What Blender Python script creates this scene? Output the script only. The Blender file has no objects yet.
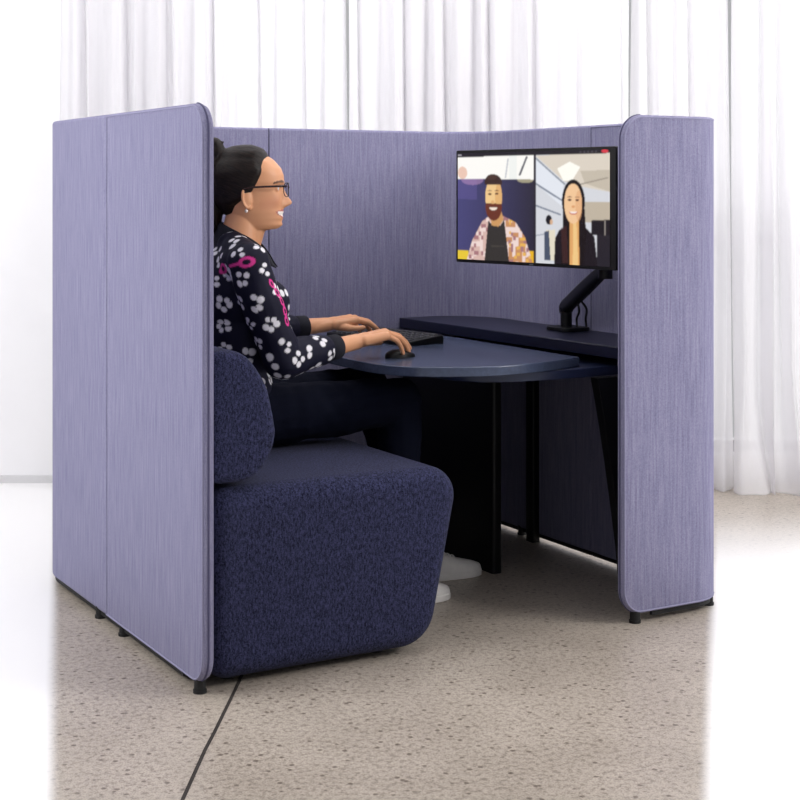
import bpy, bmesh, math, random
import numpy as np
from mathutils import Vector, Matrix, kdtree, noise

random.seed(7)
SC = bpy.context.scene
COL = SC.collection
PI = math.pi

# ------------------------------------------------------------------ camera
YAW = math.radians(30)
RT = Vector((math.cos(YAW), -math.sin(YAW), 0))
FW = Vector((math.sin(YAW), math.cos(YAW), 0))
CAM = Vector((-1.407, -3.391, 1.242))
F_PX = 1500.0
YH = 188.2

def room(x, d, z=0.0):
    """room frame: x to the right along the back wall, d away from the viewer"""
    return Vector((CAM.x + RT.x * x + FW.x * d, CAM.y + RT.y * x + FW.y * d, z))

cd = bpy.data.cameras.new('camera')
cam = bpy.data.objects.new('camera', cd)
COL.objects.link(cam)
cam.location = CAM
cam.rotation_euler = (PI / 2, 0, -YAW)
cd.sensor_width = 36
cd.lens = F_PX / 800 * 36
cd.shift_y = -(400 - YH) / 800
cd.clip_end = 60
SC.camera = cam

# ------------------------------------------------------------------ colour helpers
def lin(c):
    return tuple((v / 12.92 if v <= .04045 else ((v + .055) / 1.055) ** 2.4) for v in c)

def hexc(h):
    return lin(tuple(int(h[i:i + 2], 16) / 255 for i in (0, 2, 4)))

def nodes_of(name):
    m = bpy.data.materials.new(name)
    m.use_nodes = True
    nt = m.node_tree
    b = nt.nodes['Principled BSDF']
    return m, nt, b

def N(nt, t, **kw):
    n = nt.nodes.new(t)
    for k, v in kw.items():
        setattr(n, k, v)
    return n

def plain(name, h, rough=.5, metal=0, spec=.5, noise_amt=.08, scale=40, bump=0, emit=None):
    m, nt, b = nodes_of(name)
    c = hexc(h)
    tc = N(nt, 'ShaderNodeTexCoord')
    nz = N(nt, 'ShaderNodeTexNoise')
    nz.inputs['Scale'].default_value = scale
    nz.inputs['Detail'].default_value = 4
    nt.links.new(tc.outputs['Object'], nz.inputs['Vector'])
    r = N(nt, 'ShaderNodeValToRGB')
    r.color_ramp.elements[0].position = .3
    r.color_ramp.elements[1].position = .7
    r.color_ramp.elements[0].color = tuple(v * (1 - noise_amt) for v in c) + (1,)
    r.color_ramp.elements[1].color = tuple(min(1, v * (1 + noise_amt)) for v in c) + (1,)
    nt.links.new(nz.outputs['Fac'], r.inputs['Fac'])
    nt.links.new(r.outputs['Color'], b.inputs['Base Color'])
    b.inputs['Roughness'].default_value = rough
    b.inputs['Metallic'].default_value = metal
    b.inputs['Specular IOR Level'].default_value = spec
    if bump:
        bp = N(nt, 'ShaderNodeBump')
        bp.inputs['Strength'].default_value = bump
        bp.inputs['Distance'].default_value = .002
        nt.links.new(nz.outputs['Fac'], bp.inputs['Height'])
        nt.links.new(bp.outputs['Normal'], b.inputs['Normal'])
    return m

def woven(name, lo, hi, sx, sz, rough=.95, bump=.25, contrast=(.32, .68), sheen=.15, fine=None):
    """heathered cloth: short yarn streaks stretched along z"""
    m, nt, b = nodes_of(name)
    tc = N(nt, 'ShaderNodeTexCoord')
    mp = N(nt, 'ShaderNodeMapping')
    mp.inputs['Scale'].default_value = (sx, sx, sz)
    nt.links.new(tc.outputs['Object'], mp.inputs['Vector'])
    n1 = N(nt, 'ShaderNodeTexNoise')
    n1.inputs['Scale'].default_value = 1
    n1.inputs['Detail'].default_value = 3
    n1.inputs['Roughness'].default_value = .7
    nt.links.new(mp.outputs['Vector'], n1.inputs['Vector'])
    n2 = N(nt, 'ShaderNodeTexNoise')
    n2.inputs['Scale'].default_value = fine or 260
    n2.inputs['Detail'].default_value = 2
    nt.links.new(tc.outputs['Object'], n2.inputs['Vector'])
    mx = N(nt, 'ShaderNodeMix', data_type='FLOAT')
    mx.inputs[0].default_value = .4
    nt.links.new(n1.outputs['Fac'], mx.inputs[2])
    nt.links.new(n2.outputs['Fac'], mx.inputs[3])
    r = N(nt, 'ShaderNodeValToRGB')
    r.color_ramp.elements[0].position = contrast[0]
    r.color_ramp.elements[1].position = contrast[1]
    r.color_ramp.elements[0].color = hexc(lo) + (1,)
    r.color_ramp.elements[1].color = hexc(hi) + (1,)
    nt.links.new(mx.outputs[0], r.inputs['Fac'])
    nt.links.new(r.outputs['Color'], b.inputs['Base Color'])
    b.inputs['Roughness'].default_value = rough
    b.inputs['Specular IOR Level'].default_value = .15
    b.inputs['Sheen Weight'].default_value = sheen
    bp = N(nt, 'ShaderNodeBump')
    bp.inputs['Strength'].default_value = bump
    bp.inputs['Distance'].default_value = .002
    nt.links.new(mx.outputs[0], bp.inputs['Height'])
    nt.links.new(bp.outputs['Normal'], b.inputs['Normal'])
    return m

def painted(name, attr, rough=.6, spec=.3, sss=0, emit=False, strength=1.0, bump=0):
    m, nt, b = nodes_of(name)
    a = N(nt, 'ShaderNodeAttribute', attribute_name=attr)
    b.inputs['Roughness'].default_value = rough
    b.inputs['Specular IOR Level'].default_value = spec
    if emit:
        b.inputs['Base Color'].default_value = (.004, .004, .005, 1)
        nt.links.new(a.outputs['Color'], b.inputs['Emission Color'])
        b.inputs['Emission Strength'].default_value = strength
    else:
        nt.links.new(a.outputs['Color'], b.inputs['Base Color'])
    if sss:
        b.inputs['Subsurface Weight'].default_value = sss
        b.inputs['Subsurface Radius'].default_value = (.012, .005, .003)
        b.inputs['Subsurface Scale'].default_value = .6
    if bump:
        tc = N(nt, 'ShaderNodeTexCoord')
        nz = N(nt, 'ShaderNodeTexNoise')
        nz.inputs['Scale'].default_value = 900
        nt.links.new(tc.outputs['Object'], nz.inputs['Vector'])
        bp = N(nt, 'ShaderNodeBump')
        bp.inputs['Strength'].default_value = bump
        bp.inputs['Distance'].default_value = .001
        nt.links.new(nz.outputs['Fac'], bp.inputs['Height'])
        nt.links.new(bp.outputs['Normal'], b.inputs['Normal'])
    return m

M = {}
M['lavender'] = woven('lavender_weave', '6A6887', '9593AD', 150, 7, bump=.2, contrast=(.30, .70), sheen=.05, fine=300)
M['lavender_trim'] = plain('lavender_piping', '8987A4', .85, scale=200)
M['seam'] = plain('dark_seam', '4A4866', .9)
M['sofa'] = woven('navy_boucle', '0B0C1C', '3F4264', 190, 85, bump=.5, contrast=(.38, .64), sheen=.03, fine=330)
M['black'] = plain('black_powder_coat', '09090C', .45, spec=.3, scale=300)
M['black_plastic'] = plain('black_plastic', '0A0A0C', .45, spec=.3, scale=300)
M['rubber'] = plain('black_rubber', '101012', .7)
M['key'] = plain('key_plastic', '1B1B1F', .5, scale=200)
M['desk'] = plain('navy_laminate', '404960', .24, spec=.5, noise_amt=.12, scale=90)
M['desk_edge'] = plain('navy_edge_band', '1B2340', .35, spec=.5)
M['ledge'] = plain('dark_navy_laminate', '10132A', .35)
M['trouser'] = plain('dark_navy_denim', '0A0D1C', .9, noise_amt=.3, scale=400, spec=.1, bump=.3)
M['shoe'] = plain('white_leather', 'EFECE8', .5, noise_amt=.04)
M['sole'] = plain('white_rubber_sole', 'F0EDE9', .6, noise_amt=.03)
M['lace'] = plain('white_lace', 'F0EEEA', .8)
M['wall'] = plain('white_wall_paint', 'F2F1F3', .8, noise_amt=.01, scale=6)
M['base'] = plain('grey_baseboard_paint', 'D4D3D5', .6, noise_amt=.02)
M['frame'] = plain('grey_window_frame', 'A9A8AC', .5, noise_amt=.03)
M['glasses'] = plain('dark_tortoise_acetate', '2A0E10', .2, noise_amt=.6, scale=120)
M['pearl'] = plain('pearl', 'E8DDD6', .15, spec=.8)
M['joint'] = plain('dark_joint_filler', '2B2522', .9, noise_amt=.3)

# glass for windows and lenses
def thin_glass(name, gloss=.08, tint=(1, 1, 1)):
    m = bpy.data.materials.new(name)
    m.use_nodes = True
    nt = m.node_tree
    nt.nodes.clear()
    o = N(nt, 'ShaderNodeOutputMaterial')
    t = N(nt, 'ShaderNodeBsdfTransparent')
    t.inputs['Color'].default_value = tint + (1,)
    g = N(nt, 'ShaderNodeBsdfGlossy')
    g.inputs['Roughness'].default_value = .03
    x = N(nt, 'ShaderNodeMixShader')
    x.inputs[0].default_value = gloss
    nt.links.new(t.outputs[0], x.inputs[1])
    nt.links.new(g.outputs[0], x.inputs[2])
    nt.links.new(x.outputs[0], o.inputs['Surface'])
    return m
M['pane'] = thin_glass('window_glass', .05)
M['lens'] = thin_glass('lens_glass', .10)

def sheer(name, h, opac):
    m = bpy.data.materials.new(name)
    m.use_nodes = True
    nt = m.node_tree
    nt.nodes.clear()
    o = N(nt, 'ShaderNodeOutputMaterial')
    d = N(nt, 'ShaderNodeBsdfDiffuse')
    tl = N(nt, 'ShaderNodeBsdfTranslucent')
    t = N(nt, 'ShaderNodeBsdfTransparent')
    tc = N(nt, 'ShaderNodeTexCoord')
    mp = N(nt, 'ShaderNodeMapping')
    mp.inputs['Scale'].default_value = (260, 260, 3)
    nz = N(nt, 'ShaderNodeTexNoise')
    nz.inputs['Scale'].default_value = 1
    nt.links.new(tc.outputs['Object'], mp.inputs['Vector'])
    nt.links.new(mp.outputs['Vector'], nz.inputs['Vector'])
    r = N(nt, 'ShaderNodeValToRGB')
    c = hexc(h)
    r.color_ramp.elements[0].color = tuple(v * .95 for v in c) + (1,)
    r.color_ramp.elements[1].color = c + (1,)
    nt.links.new(nz.outputs['Fac'], r.inputs['Fac'])
    nt.links.new(r.outputs['Color'], d.inputs['Color'])
    nt.links.new(r.outputs['Color'], tl.inputs['Color'])
    a = N(nt, 'ShaderNodeMixShader')
    a.inputs[0].default_value = .5
    nt.links.new(d.outputs[0], a.inputs[1])
    nt.links.new(tl.outputs[0], a.inputs[2])
    b = N(nt, 'ShaderNodeMixShader')
    b.inputs[0].default_value = opac
    nt.links.new(t.outputs[0], b.inputs[1])
    nt.links.new(a.outputs[0], b.inputs[2])
    nt.links.new(b.outputs[0], o.inputs['Surface'])
    return m
M['sheer'] = sheer('white_sheer_voile', 'FBFAFC', .78)
M['sheer_thin'] = sheer('thin_white_sheer_voile', 'FBFAFC', .55)

# polished concrete with a fade to white put into its colour each side
def floor_mat():
    m, nt, b = nodes_of('polished_concrete')
    L = nt.links.new
    geo = N(nt, 'ShaderNodeNewGeometry')
    def noise_tex(scale, detail, rough=.5):
        n = N(nt, 'ShaderNodeTexNoise')
        n.inputs['Scale'].default_value = scale
        n.inputs['Detail'].default_value = detail
        n.inputs['Roughness'].default_value = rough
        L(geo.outputs['Position'], n.inputs['Vector'])
        return n
    def ramp(src, stops):
        r = N(nt, 'ShaderNodeValToRGB')
        e = r.color_ramp.elements
        while len(e) < len(stops):
            e.new(.5)
        for el, (p, c) in zip(e, stops):
            el.position = p
            el.color = c + (1,)
        L(src, r.inputs['Fac'])
        return r
    big = noise_tex(2.2, 5, .6)
    base = ramp(big.outputs['Fac'], [(.3, hexc('A79D91')), (.7, hexc('C0B6AA'))])
    mid = noise_tex(70, 4, .7)
    midr = ramp(mid.outputs['Fac'], [(.36, (.60, .58, .57)), (.52, (1, 1, 1)), (.75, (1.1, 1.1, 1.1))])
    fine = noise_tex(240, 3, .6)
    finer = ramp(fine.outputs['Fac'], [(.34, (.62, .6, .6)), (.55, (1, 1, 1))])
    vor = N(nt, 'ShaderNodeTexVoronoi')
    vor.inputs['Scale'].default_value = 30
    L(geo.outputs['Position'], vor.inputs['Vector'])
    vr = ramp(vor.outputs['Distance'], [(.12, (.34, .30, .28)), (.22, (1, 1, 1))])
    def mul(a, bb, fac=1):
        x = N(nt, 'ShaderNodeMix', data_type='RGBA', blend_type='MULTIPLY')
        x.inputs[0].default_value = fac
        L(a, x.inputs[6]); L(bb, x.inputs[7])
        return x.outputs[2]
    c = mul(base.outputs['Color'], midr.outputs['Color'], .9)
    c = mul(c, finer.outputs['Color'], .9)
    c = mul(c, vr.outputs['Color'], .8)
    # faded areas: signed distance to the two edges of the white fade
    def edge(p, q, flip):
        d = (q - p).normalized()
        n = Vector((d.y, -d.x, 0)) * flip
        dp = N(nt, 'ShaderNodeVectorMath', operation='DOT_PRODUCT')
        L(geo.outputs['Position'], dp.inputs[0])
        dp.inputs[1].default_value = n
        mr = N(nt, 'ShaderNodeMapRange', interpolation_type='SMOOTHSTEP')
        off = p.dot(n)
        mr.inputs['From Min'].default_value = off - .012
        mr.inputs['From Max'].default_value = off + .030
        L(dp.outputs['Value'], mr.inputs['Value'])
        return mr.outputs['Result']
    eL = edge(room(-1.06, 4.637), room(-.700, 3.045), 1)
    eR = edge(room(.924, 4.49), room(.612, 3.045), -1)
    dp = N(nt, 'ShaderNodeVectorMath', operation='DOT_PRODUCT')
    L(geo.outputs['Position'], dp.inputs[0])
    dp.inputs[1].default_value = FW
    far = N(nt, 'ShaderNodeMapRange', interpolation_type='SMOOTHSTEP')  # right-hand white fade thins out again towards the far wall
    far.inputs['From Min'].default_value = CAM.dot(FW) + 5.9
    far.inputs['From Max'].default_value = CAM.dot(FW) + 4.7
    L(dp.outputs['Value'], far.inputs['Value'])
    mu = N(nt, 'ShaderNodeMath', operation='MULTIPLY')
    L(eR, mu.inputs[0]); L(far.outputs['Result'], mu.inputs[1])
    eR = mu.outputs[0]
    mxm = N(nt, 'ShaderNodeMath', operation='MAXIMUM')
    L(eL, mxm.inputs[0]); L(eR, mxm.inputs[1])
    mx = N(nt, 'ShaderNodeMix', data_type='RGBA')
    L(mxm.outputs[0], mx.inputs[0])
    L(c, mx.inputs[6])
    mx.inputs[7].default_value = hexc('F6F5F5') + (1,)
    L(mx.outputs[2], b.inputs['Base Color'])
    rr = N(nt, 'ShaderNodeMapRange')
    L(mid.outputs['Fac'], rr.inputs['Value'])
    rr.inputs['To Min'].default_value = .28
    rr.inputs['To Max'].default_value = .42
    L(rr.outputs['Result'], b.inputs['Roughness'])
    b.inputs['Specular IOR Level'].default_value = .4
    return m
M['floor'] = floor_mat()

# ------------------------------------------------------------------ object helpers
def link(name, me, mat=None, parent=None):
    o = bpy.data.objects.new(name, me)
    COL.objects.link(o)
    if mat is not None:
        for m in (mat if isinstance(mat, list) else [mat]):
            me.materials.append(m)
    if parent is not None:
        o.parent = parent
    return o

def thing(name, label, cat, loc=(0, 0, 0), rz=0, group=None):
    o = bpy.data.objects.new(name, None)
    o.empty_display_size = .1
    COL.objects.link(o)
    o.location = loc
    o.rotation_euler = (0, 0, rz)
    return tag(o, label, cat, group)

def tag(o, label, cat, group=None):
    o['label'] = label
    o['category'] = cat
    if group:
        o['group'] = group
    return o

def struct(o):
    o['kind'] = 'structure'
    return o

def finish(bm, name, mat, parent=None, smooth=40, bevel=0, seg=3):
    bmesh.ops.recalc_face_normals(bm, faces=bm.faces)
    me = bpy.data.meshes.new(name)
    bm.to_mesh(me)
    bm.free()
    o = link(name, me, mat, parent)
    if smooth:
        for p in me.polygons:
            p.use_smooth = True
        me.set_sharp_from_angle(angle=math.radians(smooth))
    if bevel:
        md = o.modifiers.new('bevel', 'BEVEL')
        md.width = bevel
        md.segments = seg
        md.limit_method = 'ANGLE'
        md.angle_limit = math.radians(50)
    return o

def bm_box(bm, lo, hi, mi=0, rot=None):
    vs = [bm.verts.new((x, y, z)) for x in (lo[0], hi[0]) for y in (lo[1], hi[1]) for z in (lo[2], hi[2])]
    for f in ((0, 1, 3, 2), (4, 6, 7, 5), (0, 4, 5, 1), (2, 3, 7, 6), (0, 2, 6, 4), (1, 5, 7, 3)):
        fc = bm.faces.new([vs[i] for i in f])
        fc.material_index = mi
    return vs

def bm_tube(bm, pts, rad, n=10, cap=True):
    """tube along points; rad is a number or one per point"""
    pts = [Vector(p) for p in pts]
    rings = []
    prev = None
    for i, p in enumerate(pts):
        t = (pts[min(i + 1, len(pts) - 1)] - pts[max(i - 1, 0)]).normalized()
        if prev is None:
            a = Vector((0, 0, 1)) if abs(t.z) < .9 else Vector((1, 0, 0))
            u = t.cross(a).normalized()
        else:
            u = (prev - t * prev.dot(t)).normalized()
        prev = u
        w = t.cross(u)
        r = rad[i] if isinstance(rad, (list, tuple)) else rad
        rings.append([bm.verts.new(p + (u * math.cos(k * 2 * PI / n) + w * math.sin(k * 2 * PI / n)) * r) for k in range(n)])
    for a, b in zip(rings, rings[1:]):
        for k in range(n):
            bm.faces.new((a[k], a[(k + 1) % n], b[(k + 1) % n], b[k]))
    if cap:
        bm.faces.new(rings[0]); bm.faces.new(rings[-1])
    return rings

def bm_capsule(bm, p, q, r1, r2, n=16, m=6, squash=None):
    """tapered capsule; squash=(axis, factor) flattens it along a direction"""
    p, q = Vector(p), Vector(q)
    t = (q - p)
    ln = t.length
    t = t.normalized() if ln > 1e-6 else Vector((0, 0, 1))
    pts, rads = [], []
    for i in range(m):
        a = PI / 2 * (1 - i / m)
        pts.append(p - t * r1 * math.sin(a)); rads.append(max(r1 * math.cos(a), .0004))
    pts.append(p); rads.append(r1)
    pts.append(q); rads.append(r2)
    for i in range(1, m + 1):
        a = PI / 2 * i / m
        pts.append(q + t * r2 * math.sin(a)); rads.append(max(r2 * math.cos(a), .0004))
    start = len(bm.verts)
    rings = bm_tube(bm, pts, rads, n)
    if squash:
        ax, f = Vector(squash[0]).normalized(), squash[1]
        c = (p + q) / 2
        for ring in rings:
            for v in ring:
                d = (v.co - c).dot(ax)
                v.co -= ax * d * (1 - f)
    return rings

def bm_ell(bm, c, r, rot=None, n=4):
    mat = Matrix.Translation(Vector(c)) @ (rot.to_4x4() if rot is not None else Matrix()) @ Matrix.Diagonal((r[0], r[1], r[2], 1))
    bmesh.ops.create_icosphere(bm, subdivisions=n, radius=1, matrix=mat)

def round_poly(pts, rads, seg=8):
    """round the corners of a closed 2D polygon"""
    out = []
    n = len(pts)
    for i in range(n):
        p0, p, p1 = Vector(pts[i - 1]), Vector(pts[i]), Vector(pts[(i + 1) % n])
        r = rads[i] if isinstance(rads, (list, tuple)) else rads
        if r <= 0:
            out.append(p); continue
        a, b = (p0 - p).normalized(), (p1 - p).normalized()
        ang = math.acos(max(-1, min(1, a.dot(b))))
        d = min(r / math.tan(ang / 2), (p0 - p).length * .49, (p1 - p).length * .49)
        rr = d * math.tan(ang / 2)
        c = p + (a + b).normalized() * (rr / math.sin(ang / 2))
        s, e = p + a * d - c, p + b * d - c
        tot = PI - ang
        for k in range(seg + 1):
            f = k / seg
            v = (s * math.sin((1 - f) * tot) + e * math.sin(f * tot)) / math.sin(tot)
            out.append(c + v)
    return out

def bm_prism(bm, poly, fn, a, b):
    """extrude a 2D polygon between a and b; fn(u,v,w)->xyz"""
    lo = [bm.verts.new(fn(p[0], p[1], a)) for p in poly]
    hi = [bm.verts.new(fn(p[0], p[1], b)) for p in poly]
    n = len(poly)
    bm.faces.new(lo); bm.faces.new(hi)
    for i in range(n):
        bm.faces.new((lo[i], lo[(i + 1) % n], hi[(i + 1) % n], hi[i]))

def remesh(bm, name, voxel, smooth_it=4, fac=.5):
    bmesh.ops.recalc_face_normals(bm, faces=bm.faces)
    me = bpy.data.meshes.new(name)
    bm.to_mesh(me); bm.free()
    o = bpy.data.objects.new(name, me)
    COL.objects.link(o)
    md = o.modifiers.new('r', 'REMESH')
    md.mode = 'VOXEL'; md.voxel_size = voxel; md.adaptivity = 0
    if smooth_it:
        s = o.modifiers.new('s', 'SMOOTH')
        s.factor = fac; s.iterations = smooth_it
    dg = bpy.context.evaluated_depsgraph_get()
    dg.update()
    out = bpy.data.meshes.new_from_object(o.evaluated_get(dg))
    bpy.data.objects.remove(o)
    bpy.data.meshes.remove(me)
    out.name = name
    out.materials.clear()
    for p in out.polygons:
        p.use_smooth = True
    return out

def co_no(me):
    n = len(me.vertices)
    co = np.empty(n * 3, np.float32); no = np.empty(n * 3, np.float32)
    me.vertices.foreach_get('co', co)
    me.vertex_normals.foreach_get('vector', no)
    return co.reshape(-1, 3).astype(float), no.reshape(-1, 3).astype(float)

def set_co(me, co):
    me.vertices.foreach_set('co', co.astype(np.float32).ravel())
    me.update()

def paint(me, attr, rgb):
    a = me.color_attributes.new(attr, 'FLOAT_COLOR', 'POINT')
    d = np.ones((len(me.vertices), 4), np.float32)
    d[:, :3] = rgb
    a.data.foreach_set('color', d.ravel())

def interp(x, xs, ys):
    return float(np.interp(x, xs, ys))

# ------------------------------------------------------------------ room shell
bm = bmesh.new()
c0 = [room(-7, -2), room(7, -2), room(7, 6.55), room(-7, 6.55)]
vs = [bm.verts.new((p.x, p.y, 0)) for p in c0] + [bm.verts.new((p.x, p.y, -.1)) for p in c0]
bm.faces.new(vs[:4]); bm.faces.new(vs[4:][::-1])
for i in range(4):
    bm.faces.new((vs[i], vs[(i + 1) % 4], vs[4 + (i + 1) % 4], vs[4 + i]))
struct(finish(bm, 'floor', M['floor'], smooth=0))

def room_box(bm, x0, x1, d0, d1, z0, z1):
    ps = [room(x, d) for x in (x0, x1) for d in (d0, d1)]
    vs = [bm.verts.new((p.x, p.y, z)) for p in ps for z in (z0, z1)]
    for f in ((0, 1, 3, 2), (4, 6, 7, 5), (0, 4, 5, 1), (2, 3, 7, 6), (0, 2, 6, 4), (1, 5, 7, 3)):
        bm.faces.new([vs[i] for i in f])

WD = 6.33
ZT = 3.2
WIN = [(-.80, -.10, .12, 2.75), (.62, 1.14, .12, 2.75), (1.22, 2.2, .12, 2.75)]
bm = bmesh.new()
edges = [-7] + [v for w in WIN for v in w[:2]] + [7]
for i in range(0, len(edges), 2):
    room_box(bm, edges[i], edges[i + 1], WD, WD + .2, 0, ZT)
for x0, x1, z0, z1 in WIN:
    room_box(bm, x0, x1, WD, WD + .2, 0, z0)
    room_box(bm, x0, x1, WD, WD + .2, z1, ZT)
struct(finish(bm, 'wall_back', M['wall'], smooth=0))
bm = bmesh.new()
room_box(bm, -7, 7, WD - .012, WD, 0, .03)
struct(finish(bm, 'baseboard_back', M['base'], smooth=0))
for i, (x0, x1, z0, z1) in enumerate(WIN):
    bm = bmesh.new()
    t = .05
    d0, d1 = WD + .06, WD + .12
    room_box(bm, x0, x0 + t, d0, d1, z0, z1)
    room_box(bm, x1 - t, x1, d0, d1, z0, z1)
    room_box(bm, x0 + t, x1 - t, d0, d1, z0, z0 + t)
    room_box(bm, x0 + t, x1 - t, d0, d1, z1 - t, z1)
    room_box(bm, x0 + t, x1 - t, d0, d1, 1.0, 1.05)
    xm = (x0 + x1) / 2 if i != 2 else 1.56
    room_box(bm, xm - t / 2, xm + t / 2, d0, d1, z0 + t, z1 - t)
    w = struct(finish(bm, 'window_%d' % (i + 1), M['frame'], smooth=0))
    bm = bmesh.new()
    room_box(bm, x0 + t, x1 - t, WD + .085, WD + .091, z0 + t, z1 - t)
    finish(bm, 'window_glass', M['pane'], w, smooth=0)

bm = bmesh.new()
room_box(bm, -7, 7, -2, WD + .2, ZT, ZT + .15)
struct(finish(bm, 'ceiling', M['wall'], smooth=0))

# saw-cut joint across the concrete
def ground(px, py, z=0):
    s = (py - YH) / (CAM.z - z)
    return room((px - 400) / s, F_PX / s, z)
jp = [ground(243, 672), ground(238, 684), ground(214, 733), ground(205, 750), ground(196, 770), ground(182, 801), ground(150, 880)]
bm = bmesh.new()
prev = None
for i, p in enumerate(jp):
    d = (jp[min(i + 1, len(jp) - 1)] - jp[max(i - 1, 0)]).normalized()
    n = Vector((d.y, -d.x, 0)) * .0038
    a, b = [bm.verts.new((q.x, q.y, .0012)) for q in (p - n, p + n)]
    c, d2 = [bm.verts.new((q.x, q.y, 0)) for q in (p - n * 1.1, p + n * 1.1)]
    if prev:
        bm.faces.new((prev[0], prev[1], b, a))
        bm.faces.new((prev[2], prev[0], a, c)); bm.faces.new((prev[1], prev[3], d2, b))
    prev = (a, b, c, d2)
struct(finish(bm, 'trim_1', M['joint'], smooth=0))

# ------------------------------------------------------------------ curtains
def curtain(x0, x1, d, label, seed, z0=.0, pool=.0, waves=9, amp=.030, mat='sheer'):
    rnd = random.Random(seed)
    n = int((x1 - x0) * 150)
    zs = [z0 + .004, z0 + .012, z0 + .03, .08, .14, .22, .34, .5, .8, 1.2, 1.7, 2.2, 2.7, 2.95]
    ph = [rnd.uniform(0, 6.28) for _ in range(5)]
    bm = bmesh.new()
    grid = []
    for zi in zs:
        row = []
        low = max(0, 1 - zi / .45)
        for i in range(n + 1):
            u = i / n
            a = u * waves * 2 * PI
            w = math.sin(a + ph[0] + .8 * math.sin(a * .37 + ph[1])) * amp + math.sin(a * 2.3 + ph[2] + zi * .5) * amp * .3
            w *= 1 - .25 * (zi / 3)
            xx = x0 + (x1 - x0) * u + math.sin(a * .5 + ph[3] + zi * 1.2) * .012 + low * pool * .5 * math.sin(a * .8 + ph[4])
            dd = d + w - low * low * pool * (1 + .6 * math.sin(a * .9 + ph[4]))
            p = room(xx, dd)
            zz = zi + low * pool * .25 * (1 + math.sin(a * 1.4 + ph[1] + zi * 9)) * (zi / .45)
            row.append(bm.verts.new((p.x, p.y, zz)))
        grid.append(row)
    for r0, r1 in zip(grid, grid[1:]):
        for i in range(n):
            bm.faces.new((r0[i], r0[i + 1], r1[i + 1], r1[i]))
    o = finish(bm, 'curtain', M[mat], smooth=180)
    md = o.modifiers.new('cloth_thickness', 'SOLIDIFY')
    md.thickness = .0012
    tag(o, label, 'curtain')
    return o
curtain(-1.40, -.225, 6.18, 'white sheer curtain hanging behind the seated woman at the left end of the window wall', 3, waves=13)
curtain(-.22, .95, 6.18, 'white sheer curtain behind the middle of the pod, left of the monitor side', 5, waves=13, amp=.028)
curtain(.955, 1.362, 6.20, 'narrow white sheer curtain just behind the rounded right end of the pod', 8, waves=5, pool=.03, mat='sheer_thin')
curtain(1.372, 2.35, 6.14, 'white sheer curtain at far right with its hem pooling on the floor', 11, waves=9, pool=.07, amp=.045, mat='sheer_thin')
bm = bmesh.new()
bm_tube(bm, [room(-1.5, 6.18, 2.98), room(2.5, 6.18, 2.98)], .014, 12)
tag(finish(bm, 'curtain_rail', M['frame']), 'grey curtain rail high on the window wall above the sheer curtains', 'curtain rail')

# ------------------------------------------------------------------ work pod shell
H, HB, T = 1.452, .026, .027
W, L = 1.676, 1.386
R_FR, R_BR, R_BL = .13, .24, .19
WX = 1.266
WY = -.025

def arc(c, r, a0, a1, n=14):
    return [(c[0] + r * math.cos(a0 + (a1 - a0) * i / n), c[1] + r * math.sin(a0 + (a1 - a0) * i / n)) for i in range(n + 1)]

def seg(p, q, step=.05):
    n = max(1, int(math.dist(p, q) / step))
    return [(p[0] + (q[0] - p[0]) * i / n, p[1] + (q[1] - p[1]) * i / n) for i in range(n + 1)]

h = T / 2
# centre-line path from the free end of the wing round to the free end of the left wall
SEAM_R, SEAM_B, SEAM_L = .63, .81, .716
G = .0022
paths = [
    seg((WX, WY + h), (W - R_FR, WY + h)) + arc((W - R_FR, WY + R_FR), R_FR - h, -PI / 2, 0)[1:] + seg((W - h, WY + R_FR), (W - h, SEAM_R - G))[1:],
    seg((W - h, SEAM_R + G), (W - h, L - R_BR)) + arc((W - R_BR, L - R_BR), R_BR - h, 0, PI / 2)[1:] + seg((W - R_BR, L - h), (SEAM_B + G, L - h))[1:],
    seg((SEAM_B - G, L - h), (R_BL, L - h)) + arc((R_BL, L - R_BL), R_BL - h, PI / 2, PI)[1:] + seg((h, L - R_BL), (h, SEAM_L + G))[1:],
    seg((h, SEAM_L - G), (h, 0)),
]
pod = thing('work_pod', 'lavender fabric three sided work pod standing on the concrete floor around the seated woman', 'office pod')

def resample_end(path, r, at_start):
    """insert fine samples near a free end so that the rounded corner is smooth"""
    p0, p1 = (path[0], path[1]) if at_start else (path[-1], path[-2])
    d = Vector((p1[0] - p0[0], p1[1] - p0[1])).normalized()
    fine = [r * (1 - math.cos(PI / 2 * i / 16)) for i in range(17)]
    fine = sorted(set([0, .0012, .0028, .005, .0075, .010] + [round(f, 5) for f in fine]))
    rest = [p for p in path if math.dist(p, p0) > r + .004]
    new = [(p0[0] + d.x * f, p0[1] + d.y * f) for f in fine]
    return new + rest if at_start else rest + new[::-1]

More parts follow.
